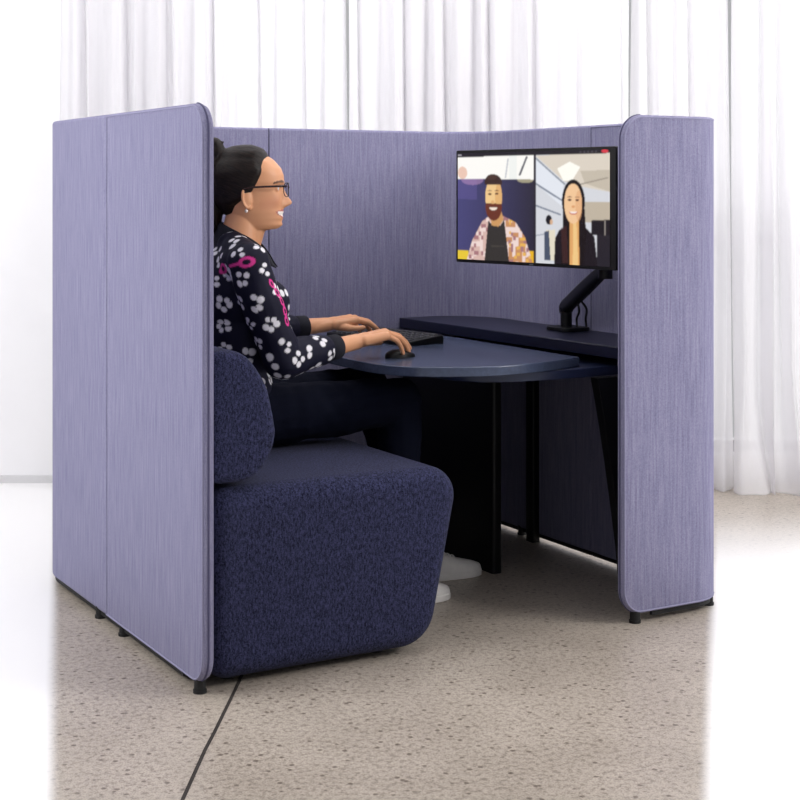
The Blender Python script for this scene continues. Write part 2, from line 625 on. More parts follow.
def panel(path, free_start, free_end, r=.072, b=.010):
    if free_start: path = resample_end(path, r, True)
    if free_end: path = resample_end(path, r, False)
    ds = [0]
    for p, q in zip(path, path[1:]):
        ds.append(ds[-1] + math.dist(p, q))
    tot = ds[-1]
    bm = bmesh.new()
    rings = []
    bs = .004
    for i, (p, d) in enumerate(zip(path, ds)):
        a, c = path[max(i - 1, 0)], path[min(i + 1, len(path) - 1)]
        t = Vector((c[0] - a[0], c[1] - a[1])).normalized()
        n = Vector((t.y, -t.x))                       # outward (path runs anticlockwise)
        e = min(d if free_start else 9, tot - d if free_end else 9)
        cut = 0 if e >= r else r - math.sqrt(max(0, r * r - (r - e) ** 2))
        es = min(d, tot - d)
        k = 0
        if e < b: k = b - math.sqrt(max(0, b * b - (b - e) ** 2))
        elif es < bs and not e < 9: pass
        ht = T / 2 - k * .95
        if k == 0 and es < .0005: ht = T / 2 - .0025
        zt, zb = H - cut, HB + cut
        prof = []
        bb = min(b, ht)
        for (sx, zc, a0) in ((1, zt - bb, 0), (-1, zt - bb, PI / 2), (-1, zb + bb, PI), (1, zb + bb, 3 * PI / 2)):
            for j in range(6):
                aa = a0 + PI / 2 * j / 5
                prof.append((sx * (ht - bb) + bb * math.cos(aa), zc + bb * math.sin(aa)))
        rings.append([bm.verts.new((p[0] + n.x * o, p[1] + n.y * o, z)) for o, z in prof])
    for r0, r1 in zip(rings, rings[1:]):
        m = len(r0)
        for j in range(m):
            bm.faces.new((r0[j], r0[(j + 1) % m], r1[(j + 1) % m], r1[j]))
    bm.faces.new(rings[0]); bm.faces.new(rings[-1])
    o = finish(bm, 'panel', M['lavender'], pod, smooth=50)
    bm = bmesh.new()
    i0 = next(i for i, d in enumerate(ds) if d >= (r + .03 if free_start else 0))
    i1 = len(ds) - 1 - next(i for i, d in enumerate(ds[::-1]) if tot - d >= (r + .03 if free_end else 0))
    rr = []
    for i in range(i0, i1 + 1):
        a, c = path[max(i - 1, 0)], path[min(i + 1, len(path) - 1)]
        t = Vector((c[0] - a[0], c[1] - a[1])).normalized()
        n = Vector((t.y, -t.x)) * .005
        q = path[i]
        rr.append([bm.verts.new((q[0] + n.x * u, q[1] + n.y * u, z)) for u, z in ((1, .013), (1, HB + .004), (-1, HB + .004), (-1, .013))])
    for r0, r1 in zip(rr, rr[1:]):
        for j in range(4):
            bm.faces.new((r0[j], r0[(j + 1) % 4], r1[(j + 1) % 4], r1[j]))
    bm.faces.new(rr[0]); bm.faces.new(rr[-1])
    finish(bm, 'base_rail', M['rubber'], o)
    # piping along both faces of the rounded free end and along the top and bottom edges
    for side in (1, -1):
        line = []
        def at(d):
            for i in range(len(ds) - 1):
                if ds[i + 1] >= d:
                    f = (d - ds[i]) / max(1e-9, ds[i + 1] - ds[i])
                    p, q = path[i], path[i + 1]
                    t = Vector((q[0] - p[0], q[1] - p[1])).normalized()
                    return Vector((p[0] + (q[0] - p[0]) * f, p[1] + (q[1] - p[1]) * f)), Vector((t.y, -t.x))
            return Vector(path[-1]), Vector((0, 0))
        if not (free_start or free_end): break
        ins = .0065
        rr = r - ins
        for s in (1, -1):
            part = []
            for k in range(0, 30):
                d = r + (tot * .999 - r) * (1 - k / 29)
                part.append((d, H - ins if s > 0 else HB + ins))
            for k in range(1, 11):
                a = PI / 2 * k / 10
                part.append((r - rr * math.sin(a), (H - r + rr * math.cos(a)) if s > 0 else (HB + r - rr * math.cos(a))))
            line += part if s > 0 else part[::-1]
        pts = []
        for d, z in line:
            dd = d if free_start else tot - d
            p, n = at(max(0.0001, min(tot - .0001, dd)))
            pts.append((p.x + n.x * side * (T / 2 - .0005), p.y + n.y * side * (T / 2 - .0005), z))
        bm = bmesh.new()
        bm_tube(bm, pts, .0027, 8)
        finish(bm, 'piping', M['lavender_trim'], o, smooth=180)
    if free_start or free_end:
        pts = []
        for k in range(25):
            t = k / 24
            pts.append((.0, HB + r + (H - HB - 2 * r) * t))
        arcp = [(r - r * math.cos(PI / 2 * k / 10), H - r + r * math.sin(PI / 2 * k / 10)) for k in range(1, 11)]
        arcb = [(r - r * math.cos(PI / 2 * k / 10), HB + r - r * math.sin(PI / 2 * k / 10)) for k in range(10, 0, -1)]
        line = []
        for d, z in arcb + pts + arcp:
            dd = d if free_start else tot - d
            p, n = at(max(.00005, min(tot - .00005, dd)))
            line.append((p.x, p.y, z))
        bm = bmesh.new()
        bm_tube(bm, line, .0026, 8)
        finish(bm, 'seam', M['seam'], o, smooth=180)
    return o
panel(paths[0], True, False)
panel(paths[1], False, False)
panel(paths[2], False, False)
panel(paths[3], False, True)
def pod_foot(x, y):
    bm = bmesh.new()
    bm_tube(bm, [(x, y, 0), (x, y, .008), (x, y, .0082), (x, y, .034)], [.017, .017, .0145, .0145], 16)
    finish(bm, 'foot', M['rubber'], pod)
for x, y in ((h, .055), (h, .60), (h, .80), (.25, L - h), (.9, L - h), (W - h, 1.05), (1.32, WY + h), (W - .050, .024)):
    pod_foot(x, y)

# ------------------------------------------------------------------ lounge seat
sofa = thing('lounge_seat', 'dark navy upholstered lounge seat with a separate back cushion inside the pod', 'seat')
bm = bmesh.new()
prof = round_poly([(.035, .016), (.680, .016), (.780, .490), (.035, .496)], [.06, .105, .080, .06], 12)
bm_prism(bm, prof, lambda u, v, w: (u, w, v), .036, 1.30)
o = finish(bm, 'seat', M['sofa'], sofa, smooth=45, bevel=.052, seg=8)
o.modifiers[0].use_clamp_overlap = False
bm = bmesh.new()
prof = round_poly([(.030, .505), (.160, .508), (.226, .60), (.194, .75), (.130, .838), (.030, .842)], [.03, .08, .12, .16, .08, .03], 12)
bm_prism(bm, prof, lambda u, v, w: (u, w, v), .036, 1.30)
me = remesh(bm, 'backrest', .007, 50, .5)
link('backrest', me, M['sofa'], sofa)
for x, y in ((.12, .13), (.55, .13), (.12, 1.2), (.55, 1.2)):
    bm = bmesh.new()
    bm_tube(bm, [(x, y, 0), (x, y, .03)], .02, 16)
    finish(bm, 'foot', M['rubber'], sofa)

# ------------------------------------------------------------------ desk
desk = thing('desk', 'dark navy desk with a rounded top overlapping a lower plate, in front of the woman', 'desk')
def spline(pts, n=10):
    out = []
    m = len(pts)
    for i in range(m):
        p0, p1, p2, p3 = [Vector(pts[(i + k - 1) % m]) for k in range(4)]
        for k in range(n):
            t = k / n
            out.append(.5 * ((2 * p1) + (p2 - p0) * t + (2 * p0 - 5 * p1 + 4 * p2 - p3) * t * t + (3 * p1 - p0 - 3 * p2 + p3) * t ** 3))
    return out
ZD = .735
near = [(1.312, .241), (1.22, .207), (1.127, .184), (1.05, .173), (.978, .171), (.92, .180), (.867, .200), (.787, .243), (.749, .280), (.715, .335), (.695, .40), (.688, .48), (.690, .59)]
far = [(.695, .80), (.690, .98), (.72, 1.12), (.80, 1.21), (.92, 1.24), (1.312, 1.24)]
far[-1] = (1.305, 1.24)
line = [Vector(p) for p in near + far]
outl = []
for i in range(len(line) - 1):
    p0, p1, p2, p3 = line[max(i - 1, 0)], line[i], line[i + 1], line[min(i + 2, len(line) - 1)]
    for k in range(6):
        t = k / 6
        outl.append(.5 * ((2 * p1) + (p2 - p0) * t + (2 * p0 - 5 * p1 + 4 * p2 - p3) * t * t + (3 * p1 - p0 - 3 * p2 + p3) * t ** 3))
outl.append(line[-1])
bm = bmesh.new()
bm_prism(bm, outl, lambda u, v, w: (u, v, w), ZD - .028, ZD)
finish(bm, 'tabletop', M['desk'], desk, smooth=40, bevel=.003, seg=3)
low = [(1.60, .235), (1.50, .213), (1.426, .203), (1.28, .197), (1.14, .200), (1.05, .215), (.97, .25), (.92, .32), (.90, .42), (.90, 1.0), (.95, 1.18), (1.05, 1.23), (1.60, 1.23)]
bm = bmesh.new()
bm_prism(bm, low, lambda u, v, w: (u, v, w), ZD - .056, ZD - .0285)
finish(bm, 'under_plate', M['desk_edge'], desk, smooth=60, bevel=.003, seg=3)
bm = bmesh.new()
prof = round_poly([(1.262, .635), (1.300, .635), (1.300, 1.22), (1.262, 1.22)], .012, 5)
bm_prism(bm, prof, lambda u, v, w: (u, v, w), 0, ZD - .0565)
finish(bm, 'leg_panel', M['black'], desk, smooth=40, bevel=.002)

ledge = thing('ledge_shelf', 'raised dark navy ledge along the pod wall carrying the monitor arm', 'shelf')
bm = bmesh.new()
ri = R_BR - T
prof = [(1.387, .09), (W - T - .004, .09)] + [(x, y) for x, y in arc((W - R_BR, L - R_BR), ri - .004, 0, PI / 2)] + [(1.330, L - T - .004)]
bm_prism(bm, prof, lambda u, v, w: (u, v, w), ZD - .002, ZD + .034)
finish(bm, 'shelf_board', M['ledge'], ledge, smooth=40, bevel=.003)
# curved side leg near the wing
bm = bmesh.new()
lp = [(1.645, .735), (1.32, .735), (1.322, .69), (1.333, .62), (1.352, .53), (1.372, .42), (1.392, .30), (1.412, .17), (1.424, .06), (1.428, 0), (1.645, 0)]
lp = [(u, min(v, ZD - .0570)) for u, v in lp[:3]] + lp[3:]
bm_prism(bm, lp, lambda u, v, w: (u, w, v), .165, .198)
finish(bm, 'leg', M['black'], ledge, smooth=40, bevel=.002)
# slim black column standing against the wall
bm = bmesh.new()
bm_prism(bm, round_poly([(1.622, .925), (1.655, .925), (1.655, .972), (1.622, .972)], .008, 4), lambda u, v, w: (u, v, w), 0, ZD - .057)
finish(bm, 'black_column', M['black'], ledge)

# ------------------------------------------------------------------ monitor
mc = Vector(((1.186 + 1.309) / 2, (.736 + .062) / 2, 1.1835))
md_dir = Vector((1.309 - 1.186, .062 - .736, 0)).normalized()
rz = math.atan2(md_dir.y, md_dir.x)
MW, MH = .685, .361
mon = thing('monitor', 'flat black monitor showing a two person video call above the navy desk', 'monitor', mc, rz)
bm = bmesh.new()
bm_prism(bm, round_poly([(-MW / 2, -MH / 2), (MW / 2, -MH / 2), (MW / 2, MH / 2), (-MW / 2, MH / 2)], .006, 4), lambda u, v, w: (u, w, v), 0, .018)
bm_prism(bm, round_poly([(-.20, -.13), (.20, -.13), (.20, .11), (-.20, .11)], .03, 4), lambda u, v, w: (u, w, v), .016, .040)
finish(bm, 'housing', M['black_plastic'], mon, bevel=.002)

# the picture on the screen (what the display itself shows)
NX, NY = 330, 186
SX0, SX1, SY0, SY1 = .014, .968, .024, .972        # visible panel within the housing
def uv_of(cx, cy):
    u = (cx - 5) / 795
    top, bot = 65 - 40 * u, 605 + 28 * u
    return u, (cy - top) / (bot - top)
xs = (np.arange(NX + 1) / NX) * (SX1 - SX0) + SX0
ys = (np.arange(NY + 1) / NY) * (SY1 - SY0) + SY0
UU, VV = np.meshgrid(xs, ys)
CX = 5 + UU * 795
CY = (65 - 40 * UU) + VV * (540 + 68 * UU)
IMG = np.zeros((NY + 1, NX + 1, 3))
def fill(mask, h, k=1.0):
    c = np.array(hexc(h)) if isinstance(h, str) else h
    mm = mask.astype(float)[..., None] * k
    IMG[:] = IMG * (1 - mm) + c * mm
def poly(pts):
    m = np.zeros(CX.shape, bool)
    n = len(pts)
    j = n - 1
    for i in range(n):
        xi, yi = pts[i]; xj, yj = pts[j]
        c = ((yi > CY) != (yj > CY)) & (CX < (xj - xi) * (CY - yi) / ((yj - yi) or 1e-9) + xi)
        m ^= c
        j = i
    return m
def ell(x, y, rx, ry):
    return ((CX - x) / rx) ** 2 + ((CY - y) / ry) ** 2 < 1
def line2(p, q, w):
    px, py = p; dx, dy = q[0] - px, q[1] - py
    t = np.clip(((CX - px) * dx + (CY - py) * dy) / (dx * dx + dy * dy), 0, 1)
    return (CX - px - t * dx) ** 2 + (CY - py - t * dy) ** 2 < w * w
rng = np.random.RandomState(3)
blot = rng.rand(24, 42)
def nz2(sx, sy):
    a = (CX / sx).astype(int) % 42; b = (CY / sy).astype(int) % 24
    return blot[b, a]
fill(np.ones(CX.shape, bool), '16141A')
left = (CX < 424) & (CY > 98 - 40 * UU)
fill(left, 'FDFBF6')
fill(left & ell(42, 172, 26, 30), 'E8B8A0', .8)
fill(line2((285, 100), (272, 190), 4) & left, 'C9CBD0')
fill(line2((380, 88), (345, 175), 5) & left, '6A6A70')
fill(left & (CX > 290) & (CX < 330), 'E6ECEA', .5)
g = np.clip((CX - 15) / 410, 0, 1)[..., None]
navy = np.array(hexc('4A4878')) * (1 - g) + np.array(hexc('2E2A38')) * g
dk = left & (CY > 202 - 6 * g[..., 0])
fill(dk, navy)
fill(dk & (CY < 300) & (CX < 120), '6A5FA0', .35)
fill(dk & ell(372, 200, 40, 14), 'D8CFA8', .5)
fill(dk & ell(95, 205, 60, 25), 'B890C0', .45)
fill(dk & (CY > 548) & (CX < 75), 'E8C83A')
fill(dk & (CY > 545) & (CX > 385), 'E8B428')
# man
fill(poly([(150, 405), (185, 380), (255, 375), (325, 408), (372, 480), (412, 612), (60, 612), (95, 500)]) & left, 'D9B7AE')
sh = poly([(255, 375), (325, 408), (372, 480), (412, 612), (285, 612), (272, 400)])
fill(sh & left, 'C98F62')
shirt = poly([(150, 405), (185, 380), (255, 375), (325, 408), (372, 480), (412, 612), (60, 612), (95, 500)]) & left
fill(shirt & (nz2(17, 24) > .62), 'EFD8D2')
fill(shirt & (nz2(13, 19) < .22), 'A8787C')
fill(shirt & (CX > 290) & (nz2(15, 15) > .8), 'E8B45A')
fill(poly([(182, 400), (205, 425), (245, 425), (265, 395), (292, 612), (160, 612)]), '36322F')
fill(line2((200, 525), (262, 525), 4), '48423D')
fill(poly([(188, 360), (250, 350), (262, 398), (235, 430), (200, 425)]), 'CE9A62')
fill(ell(210, 285, 44, 92), 'F0C98E')
fill(ell(236, 290, 18, 75), 'D9A060', .6)
fill((ell(210, 335, 43, 66)) & (CY > 318), '6B3424')
fill(ell(208, 336, 21, 15) & (CY > 337), 'F4E4D6')
fill(ell(205, 312, 9, 9), 'E2AE74')
fill(ell(190, 272, 9, 5) | ell(226, 270, 9, 5), '5A3A28')
fill(ell(190, 260, 14, 7) & (CY < 258) | ell(227, 259, 14, 7) & (CY < 257), '6A4632')
fill((ell(208, 215, 46, 40)) & (CY < 226), '3E2A24')
fill(ell(200, 190, 26, 14), '4A342C')
# right call tile
right = (CX >= 424) & (CY > 98 - 40 * UU)
fill(right, 'D6D8DE')
fill(poly([(424, 80), (780, 55), (780, 250), (640, 225), (560, 200)]) & right, 'DCD2C4')
fill(poly([(424, 82), (560, 200), (560, 330), (424, 215)]) & right, 'E4E8F0')
fill(poly([(530, 140), (590, 105), (640, 130), (600, 200), (560, 200)]) & right, 'FFFDF4')
fill(poly([(640, 150), (780, 140), (780, 250), (660, 210)]) & right, 'C6BCAC')
fill(line2((424, 90), (565, 215), 4) & right, '8A909C')
fill(line2((424, 215), (560, 300), 4) & right, '7C8494')
fill(line2((424, 322), (545, 365), 4) & right, '7C8494')
fill(line2((424, 470), (480, 460), 3) & right, 'A0A6B2')
fill(line2((640, 215), (765, 180), 3) & right, '9A9084')
fill(poly([(640, 300), (780, 300), (780, 400), (640, 400)]) & right, 'C0B4A2')
fill(poly([(690, 390), (775, 385), (775, 462), (690, 462)]) & right, '1E1A20')
fill(line2((752, 390), (752, 460), 2) & right, 'A09890')
fill(poly([(716, 462), (780, 462), (780, 620), (716, 620)]) & right, '26222A')
# small colleague far behind
fill(ell(490, 392, 15, 24), '1C1A20')
fill(ell(502, 402, 7, 14), 'D8B090')
fill(poly([(478, 440), (520, 440), (520, 590), (478, 590)]), 'E4DCC8')
fill(poly([(468, 450), (490, 445), (498, 590), (468, 590)]), '4A5468')
# woman
fill(poly([(540, 440), (600, 410), (660, 420), (705, 470), (720, 620), (515, 620), (520, 480)]), '1D161C')
fill(ell(607, 300, 54, 108), '140F12')
fill(poly([(560, 280), (656, 280), (668, 470), (655, 600), (640, 612), (548, 612), (556, 450)]), '1A1214')
fill(poly([(548, 430), (575, 420), (582, 600), (556, 600)]), '4A2A28', .6)
fill(poly([(590, 395), (632, 390), (636, 612), (590, 612)]), 'E2A868')
fill(poly([(606, 400), (622, 400), (630, 612), (604, 612)]), 'F0C888')
fill(ell(606, 310, 42, 98), 'F2C79A')
fill(ell(632, 320, 16, 75), 'DDA070', .5)
fill(ell(590, 292, 9, 5) | ell(625, 292, 9, 5), '4A2E28')
fill(ell(590, 282, 13, 7) & (CY < 279) | ell(625, 282, 13, 7) & (CY < 279), '7A5444')
fill(ell(607, 348, 20, 17) & (CY > 348), 'C4685E')
fill(ell(607, 348, 17, 11) & (CY > 349), 'FAEEE6')
fill(ell(607, 325, 8, 6), 'DDA070')
fill((CX > 416) & (CX < 426) & (CY > 98 - 40 * UU), '2A2630')
# call bar
bar = CY < 98 - 40 * UU
fill(bar, '221E24')
fill(ell(752, 50, 16, 9), 'D83A48')
for k in range(5):
    fill(ell(640 + k * 18, 57 - k, 5, 4), '4A464E')
fill(line2((18, 88), (34, 87), 3), 'B8B4BC')
for _ in range(2):
    Q = np.pad(IMG, ((1, 1), (1, 1), (0, 0)), mode='edge')
    IMG = (Q[1:-1, 1:-1] * 2 + Q[:-2, 1:-1] + Q[2:, 1:-1] + Q[1:-1, :-2] + Q[1:-1, 2:]) / 6
me = bpy.data.meshes.new('screen')
P = np.zeros(((NX + 1) * (NY + 1), 3))
P[:, 0] = (UU.ravel() - .5) * MW
P[:, 1] = -.0012
P[:, 2] = (.5 - VV.ravel()) * MH
idx = np.arange((NX + 1) * (NY + 1)).reshape(NY + 1, NX + 1)
faces = np.stack([idx[1:, :-1], idx[1:, 1:], idx[:-1, 1:], idx[:-1, :-1]], -1).reshape(-1, 4)
me.from_pydata(P.tolist(), [], faces.tolist())
paint(me, 'picture', IMG.reshape(-1, 3))
M['screen'] = painted('lit_screen', 'picture', .25, .3, emit=True, strength=1.0)
link('screen', me, M['screen'], mon)
bm = bmesh.new()
bm_box(bm, (-.008, -.0016, -MH / 2 + .0025), (.008, .001, -MH / 2 + .0065))
finish(bm, 'badge', plain('grey_badge', '6A6A70', .3, .5), mon)

arm = thing('monitor_mount', 'black jointed monitor arm standing on the ledge below the right edge of the screen', 'monitor arm')
ab = Vector((1.575, .655, ZD + .0345))
bm = bmesh.new()
bm_prism(bm, round_poly([(-.055, -.065), (.055, -.065), (.055, .065), (-.055, .065)], .03, 8), lambda u, v, w: (ab.x + u, ab.y + v, ab.z + w), 0, .012)
finish(bm, 'base_plate', M['black_plastic'], arm, bevel=.002)
bm = bmesh.new()
bm_tube(bm, [ab + Vector((0, .01, .010)), ab + Vector((0, .01, .06)), ab + Vector((0, .01, .0602)), ab + Vector((0, .01, .075))], [.019, .019, .022, .022], 20)
finish(bm, 'post', M['black'], arm)
e0 = ab + Vector((0, .01, .078))
e1 = Vector((1.405, .235, .998))
def bar(name, p, q, w, hh, parent):
    p, q = Vector(p), Vector(q)
    t = (q - p).normalized()
    s = t.cross(Vector((0, 0, 1))).normalized()
    u = s.cross(t)
    bm = bmesh.new()
    sec = round_poly([(-w, -hh), (w, -hh), (w, hh), (-w, hh)], min(w, hh) * .8, 6)
    rr = []
    for f, k in ((-.10 * w / hh, .82), (0, 1), (.5, 1), (1, .85), (1.03, .7)):
        c = p.lerp(q, f)
        rr.append([bm.verts.new(c + s * a * k + u * b * k) for a, b in sec])
    for r0, r1 in zip(rr, rr[1:]):
        for j in range(len(r0)):
            bm.faces.new((r0[j], r0[(j + 1) % len(r0)], r1[(j + 1) % len(r1)], r1[j]))
    bm.faces.new(rr[0]); bm.faces.new(rr[-1])
    return finish(bm, name, M['black'], parent, smooth=35)
bar('lower_arm', e0, e1, .019, .024, arm)
mb = mc + Vector((md_dir.y * -1, md_dir.x, 0)) * .044 if False else mc + Matrix.Rotation(rz, 3, 'Z') @ Vector((0, .052, -.01))
bm = bmesh.new()
bm_tube(bm, [e1 + Vector((0, 0, -.03)), e1 + Vector((0, 0, .05))], .022, 18)
finish(bm, 'elbow_joint', M['black'], arm)
bar('upper_arm', e1 + Vector((0, 0, .045)), mb + Vector((.015, 0, 0)), .016, .020, arm)
nb = Matrix.Rotation(rz, 3, 'Z')
bm = bmesh.new()
bm_prism(bm, round_poly([(-.05, -.05), (.05, -.05), (.05, .05), (-.05, .05)], .01, 4), lambda u, v, w: mc + nb @ Vector((u, w, v - .01)), .0405, .052)
finish(bm, 'mount_plate', M['black'], arm)
for k, dx in enumerate((-.004, .016)):
    q = e0.lerp(e1, .30 + .06 * k)
    pts = [q + Vector((0, 0, -.018)), q + Vector((.012 + dx, .0, -.05)), ab + Vector((.025 + dx, -.020 - .022 * k, .04)), ab + Vector((.028 + dx, -.018 - .025 * k, .012))]
    line = []
    for i in range(3):
        for t in range(6):
            p0, p1, p2, p3 = [pts[max(0, min(3, i + j - 1))] for j in range(4)]
            f = t / 6
            line.append(.5 * ((2 * p1) + (p2 - p0) * f + (2 * p0 - 5 * p1 + 4 * p2 - p3) * f * f + (3 * p1 - p0 - 3 * p2 + p3) * f ** 3))
    line.append(pts[-1])
    bm = bmesh.new()
    bm_tube(bm, line, .0038, 8)
    finish(bm, 'cable', M['rubber'], arm)

# ------------------------------------------------------------------ keyboard and mouse
KA = math.radians(9)
kb = thing('keyboard', 'black keyboard lying on the desk under the woman far hand', 'keyboard', (1.055, .985, ZD), KA)
bm = bmesh.new()
# local: x depth (-.075..075), y length
prof = [(-.075, .0), (.078, .0), (.078, .026), (.070, .028), (-.072, .013), (-.075, .011)]
bm_prism(bm, prof, lambda u, v, w: (u, w, v), -.22, .22)
finish(bm, 'case', M['black_plastic'], kb, smooth=40, bevel=.003)
bm = bmesh.new()
for r in range(5):
    for c in range(15):
        if r == 0 and 4 <= c <= 9:
            if c > 4: continue
            y0, y1 = -.205 + 4 * .0275, -.205 + 10 * .0275 - .003
        else:
            y0, y1 = -.205 + c * .0275, -.205 + c * .0275 + .0245
        x0, x1 = -.062 + r * .0262, -.062 + r * .0262 + .0232
        z0 = .0133 + (x0 + .072) * .1056
        z1 = .0133 + (x1 + .072) * .1056
        vs = [bm.verts.new(p) for p in ((x0, y0, z0), (x1, y0, z1), (x1, y1, z1), (x0, y1, z0))]
        i = .003
        tp = [bm.verts.new(p) for p in ((x0 + i, y0 + i, z0 + .004), (x1 - i, y0 + i, z1 + .004), (x1 - i, y1 - i, z1 + .004), (x0 + i, y1 - i, z0 + .004))]
        bm.faces.new(tp)
        for k in range(4):
            bm.faces.new((vs[k], vs[(k + 1) % 4], tp[(k + 1) % 4], tp[k]))
finish(bm, 'keycaps', M['key'], kb, smooth=0)

mouse = thing('mouse', 'small black computer mouse under the fingers of the near hand', 'mouse', (.842, .503, ZD), 0)
bm = bmesh.new()
bmesh.ops.create_uvsphere(bm, u_segments=28, v_segments=16, radius=1)
for v in bm.verts:
    x, y, z = v.co
    zz = max(z, 0)
    v.co = (x * .050 , y * .030 * (1 - .12 * x), (.004 + zz * .020 * (1 - .30 * x)) if z > 0 else 0.0005)
finish(bm, 'shell', M['black_plastic'], mouse, smooth=70)
bm = bmesh.new()
bm_tube(bm, [(.026, -.003, .0175), (.026, .003, .0175)], .005, 14)
finish(bm, 'scroll_wheel', M['rubber'], mouse)

# ------------------------------------------------------------------ person
SKIN = np.array(hexc('DA9E76'))
HC = Vector((.406, .6435, 0))                # axis between the ears
HY = math.radians(-29)
FD = Vector((math.cos(HY), math.sin(HY), 0))       # face direction
SD = Vector((-math.sin(HY), math.cos(HY), 0))      # to her left
def head(x, y, z):
    return HC + FD * x + SD * y + Vector((0, 0, z))

# profile of the face: height, forward reach
PZ = [1.110, 1.120, 1.123, 1.134, 1.146, 1.154, 1.163, 1.172, 1.181, 1.188, 1.204, 1.222, 1.239, 1.257, 1.280, 1.301, 1.324, 1.342, 1.354, 1.362]
PX = [.030, .060, .088, .103, .100, .1045, .104, .1065, .103, .103, .103, .102, .102, .1075, .106, .098, .078, .052, .025, .001]
NZ_ = [1.178, 1.184, 1.188, 1.195, 1.201, 1.206, 1.214, 1.222, 1.232, 1.240, 1.250]
NX_ = [.0, .004, .012, .026, .0285, .0265, .020, .0145, .009, .005, 0]
BZ = [1.110, 1.14, 1.17, 1.20, 1.24, 1.28, 1.31, 1.335, 1.354, 1.362]
BX = [-.030, -.045, -.062, -.080, -.094, -.096, -.088, -.066, -.035, -.001]
WZ = [1.110, 1.120, 1.134, 1.15, 1.17, 1.20, 1.23, 1.26, 1.29, 1.32, 1.342, 1.356, 1.362]
WW = [.018, .034, .044, .051, .058, .065, .069, .0725, .0735, .067, .051, .026, .002]

def head_surface(grow=0.0, nth=96, zs=None):
    bm = bmesh.new()
    zs = zs if zs is not None else np.linspace(1.112, 1.3615, 96)
    rings = []
    for z in zs:
        xf, xb, w = interp(z, PZ, PX), interp(z, BZ, BX), interp(z, WZ, WW)
        ring = []
        for k in range(nth):
            a = 2 * PI * k / nth
            ca, sa = math.cos(a), math.sin(a)
            ex = interp(z, [1.12, 1.20, 1.26], [1.85, 2.0, 2.3]) if ca > 0 else 2.1
            cx = math.copysign(abs(ca) ** (2 / ex), ca)
            sy = math.copysign(abs(sa) ** (2 / 2.15), sa)
            x0 = .01
            x = x0 + (xf - x0) * cx if ca > 0 else x0 + (x0 - xb) * cx
            y = w * sy
            if ca > 0:
                x += interp(z, NZ_, NX_) * math.exp(-(y / (.0115 if z < 1.206 else .009)) ** 2)
                x += .006 * math.exp(-((abs(y) - .013) / .006) ** 2 - ((z - 1.192) / .007) ** 2)      # nostril wings
                x -= .010 * math.exp(-((abs(y) - .032) / .013) ** 2 - ((z - 1.241) / .010) ** 2)      # eye sockets
                x += .005 * math.exp(-((abs(y) - .040) / .018) ** 2 - ((z - 1.205) / .016) ** 2)      # smiling cheeks
                x += .004 * math.exp(-((abs(y) - .028) / .016) ** 2 - ((z - 1.258) / .006) ** 2)      # brow ridge
                x -= .004 * math.exp(-(y / .020) ** 2 - ((z - 1.1655) / .0028) ** 2)                  # parted lips
            ring.append(bm.verts.new(head(x, y, z)))
        rings.append(ring)
    for r0, r1 in zip(rings, rings[1:]):
        for k in range(nth):
            bm.faces.new((r0[k], r0[(k + 1) % nth], r1[(k + 1) % nth], r1[k]))
    bm.faces.new(rings[0]); bm.faces.new(rings[-1])
    return bm

def join_into(dst, src):
    me = bpy.data.meshes.new('tmp')
    src.to_mesh(me); src.free()
    dst.from_mesh(me)
    bpy.data.meshes.remove(me)

# joints
SHR, SHL = Vector((.330, .475, 1.028)), Vector((.350, .822, 1.030))
ELR, ELL = Vector((.415, .425, .760)), Vector((.525, .885, .795))
WRR, WRL = Vector((.692, .500, .790)), Vector((.800, .905, .803))
HPR, HPL = Vector((.370, .555, .585)), Vector((.370, .740, .585))
KNR, KNL = Vector((.845, .515, .602)), Vector((.860, .730, .612))
ANR, ANL = Vector((.845, .492, .085)), Vector((1.035, .690, .085))

def hand(bm, wr, fwd, palm_n, side, curls, spread=0, thumb=None, sc=1.14):
    """wr wrist, fwd finger direction, palm_n back-of-hand normal, side = direction of the thumb"""
    fwd, palm_n, side = Vector(fwd).normalized(), Vector(palm_n).normalized(), Vector(side).normalized()
    bm_capsule(bm, wr - fwd * .05, wr + fwd * .03, .0265, .027, squash=(palm_n, .80))
    # palm
    for k, off in enumerate((.027, .009, -.009, -.026)):
        ln = (.088, .092, .087, .078)[k] * sc
        off *= sc
        bm_capsule(bm, wr + fwd * .02 + side * off * .65, wr + fwd * ln + side * off + palm_n * (.004 if k in (1, 2) else 0), .0165, .0125)
    lens = ((.040, .024, .020), (.044, .028, .021), (.041, .026, .020), (.032, .020, .018))
    for k, off in enumerate((.027, .009, -.009, -.026)):
        off *= sc
        base = wr + fwd * (.088, .092, .087, .078)[k] * sc + side * off + palm_n * (.003 if k in (1, 2) else 0)
        d = (fwd + side * spread * (1.5 - k)).normalized()
        ang = 0
        p = base
        r = (.0100, .0102, .0098, .0088)[k]
        for j, ln in enumerate(lens[k]):
            ang += curls[k][j]
            ax = d.cross(palm_n).normalized()
            dd = (d * math.cos(ang) - palm_n * math.sin(ang)).normalized()
            q = p + dd * ln * sc
            bm_capsule(bm, p, q, r, r * .9, n=12, m=4)
            p = q; r *= .92
    # thumb: leaves the side of the palm near its base
    t0 = wr + fwd * .022 + side * .018 - palm_n * .006
    t = thumb or ((.75, .62, -.22), (.95, .22, -.22), (1, .05, -.25))
    p = t0
    for j, (ln, r) in enumerate(((.044, .0125), (.032, .0105), (.025, .0092))):
        a, b, c = t[j]
        q = p + (fwd * a + side * b + palm_n * c).normalized() * ln
        bm_capsule(bm, p, q, r, r * .9, n=12, m=4)
        p = q

bm = head_surface()
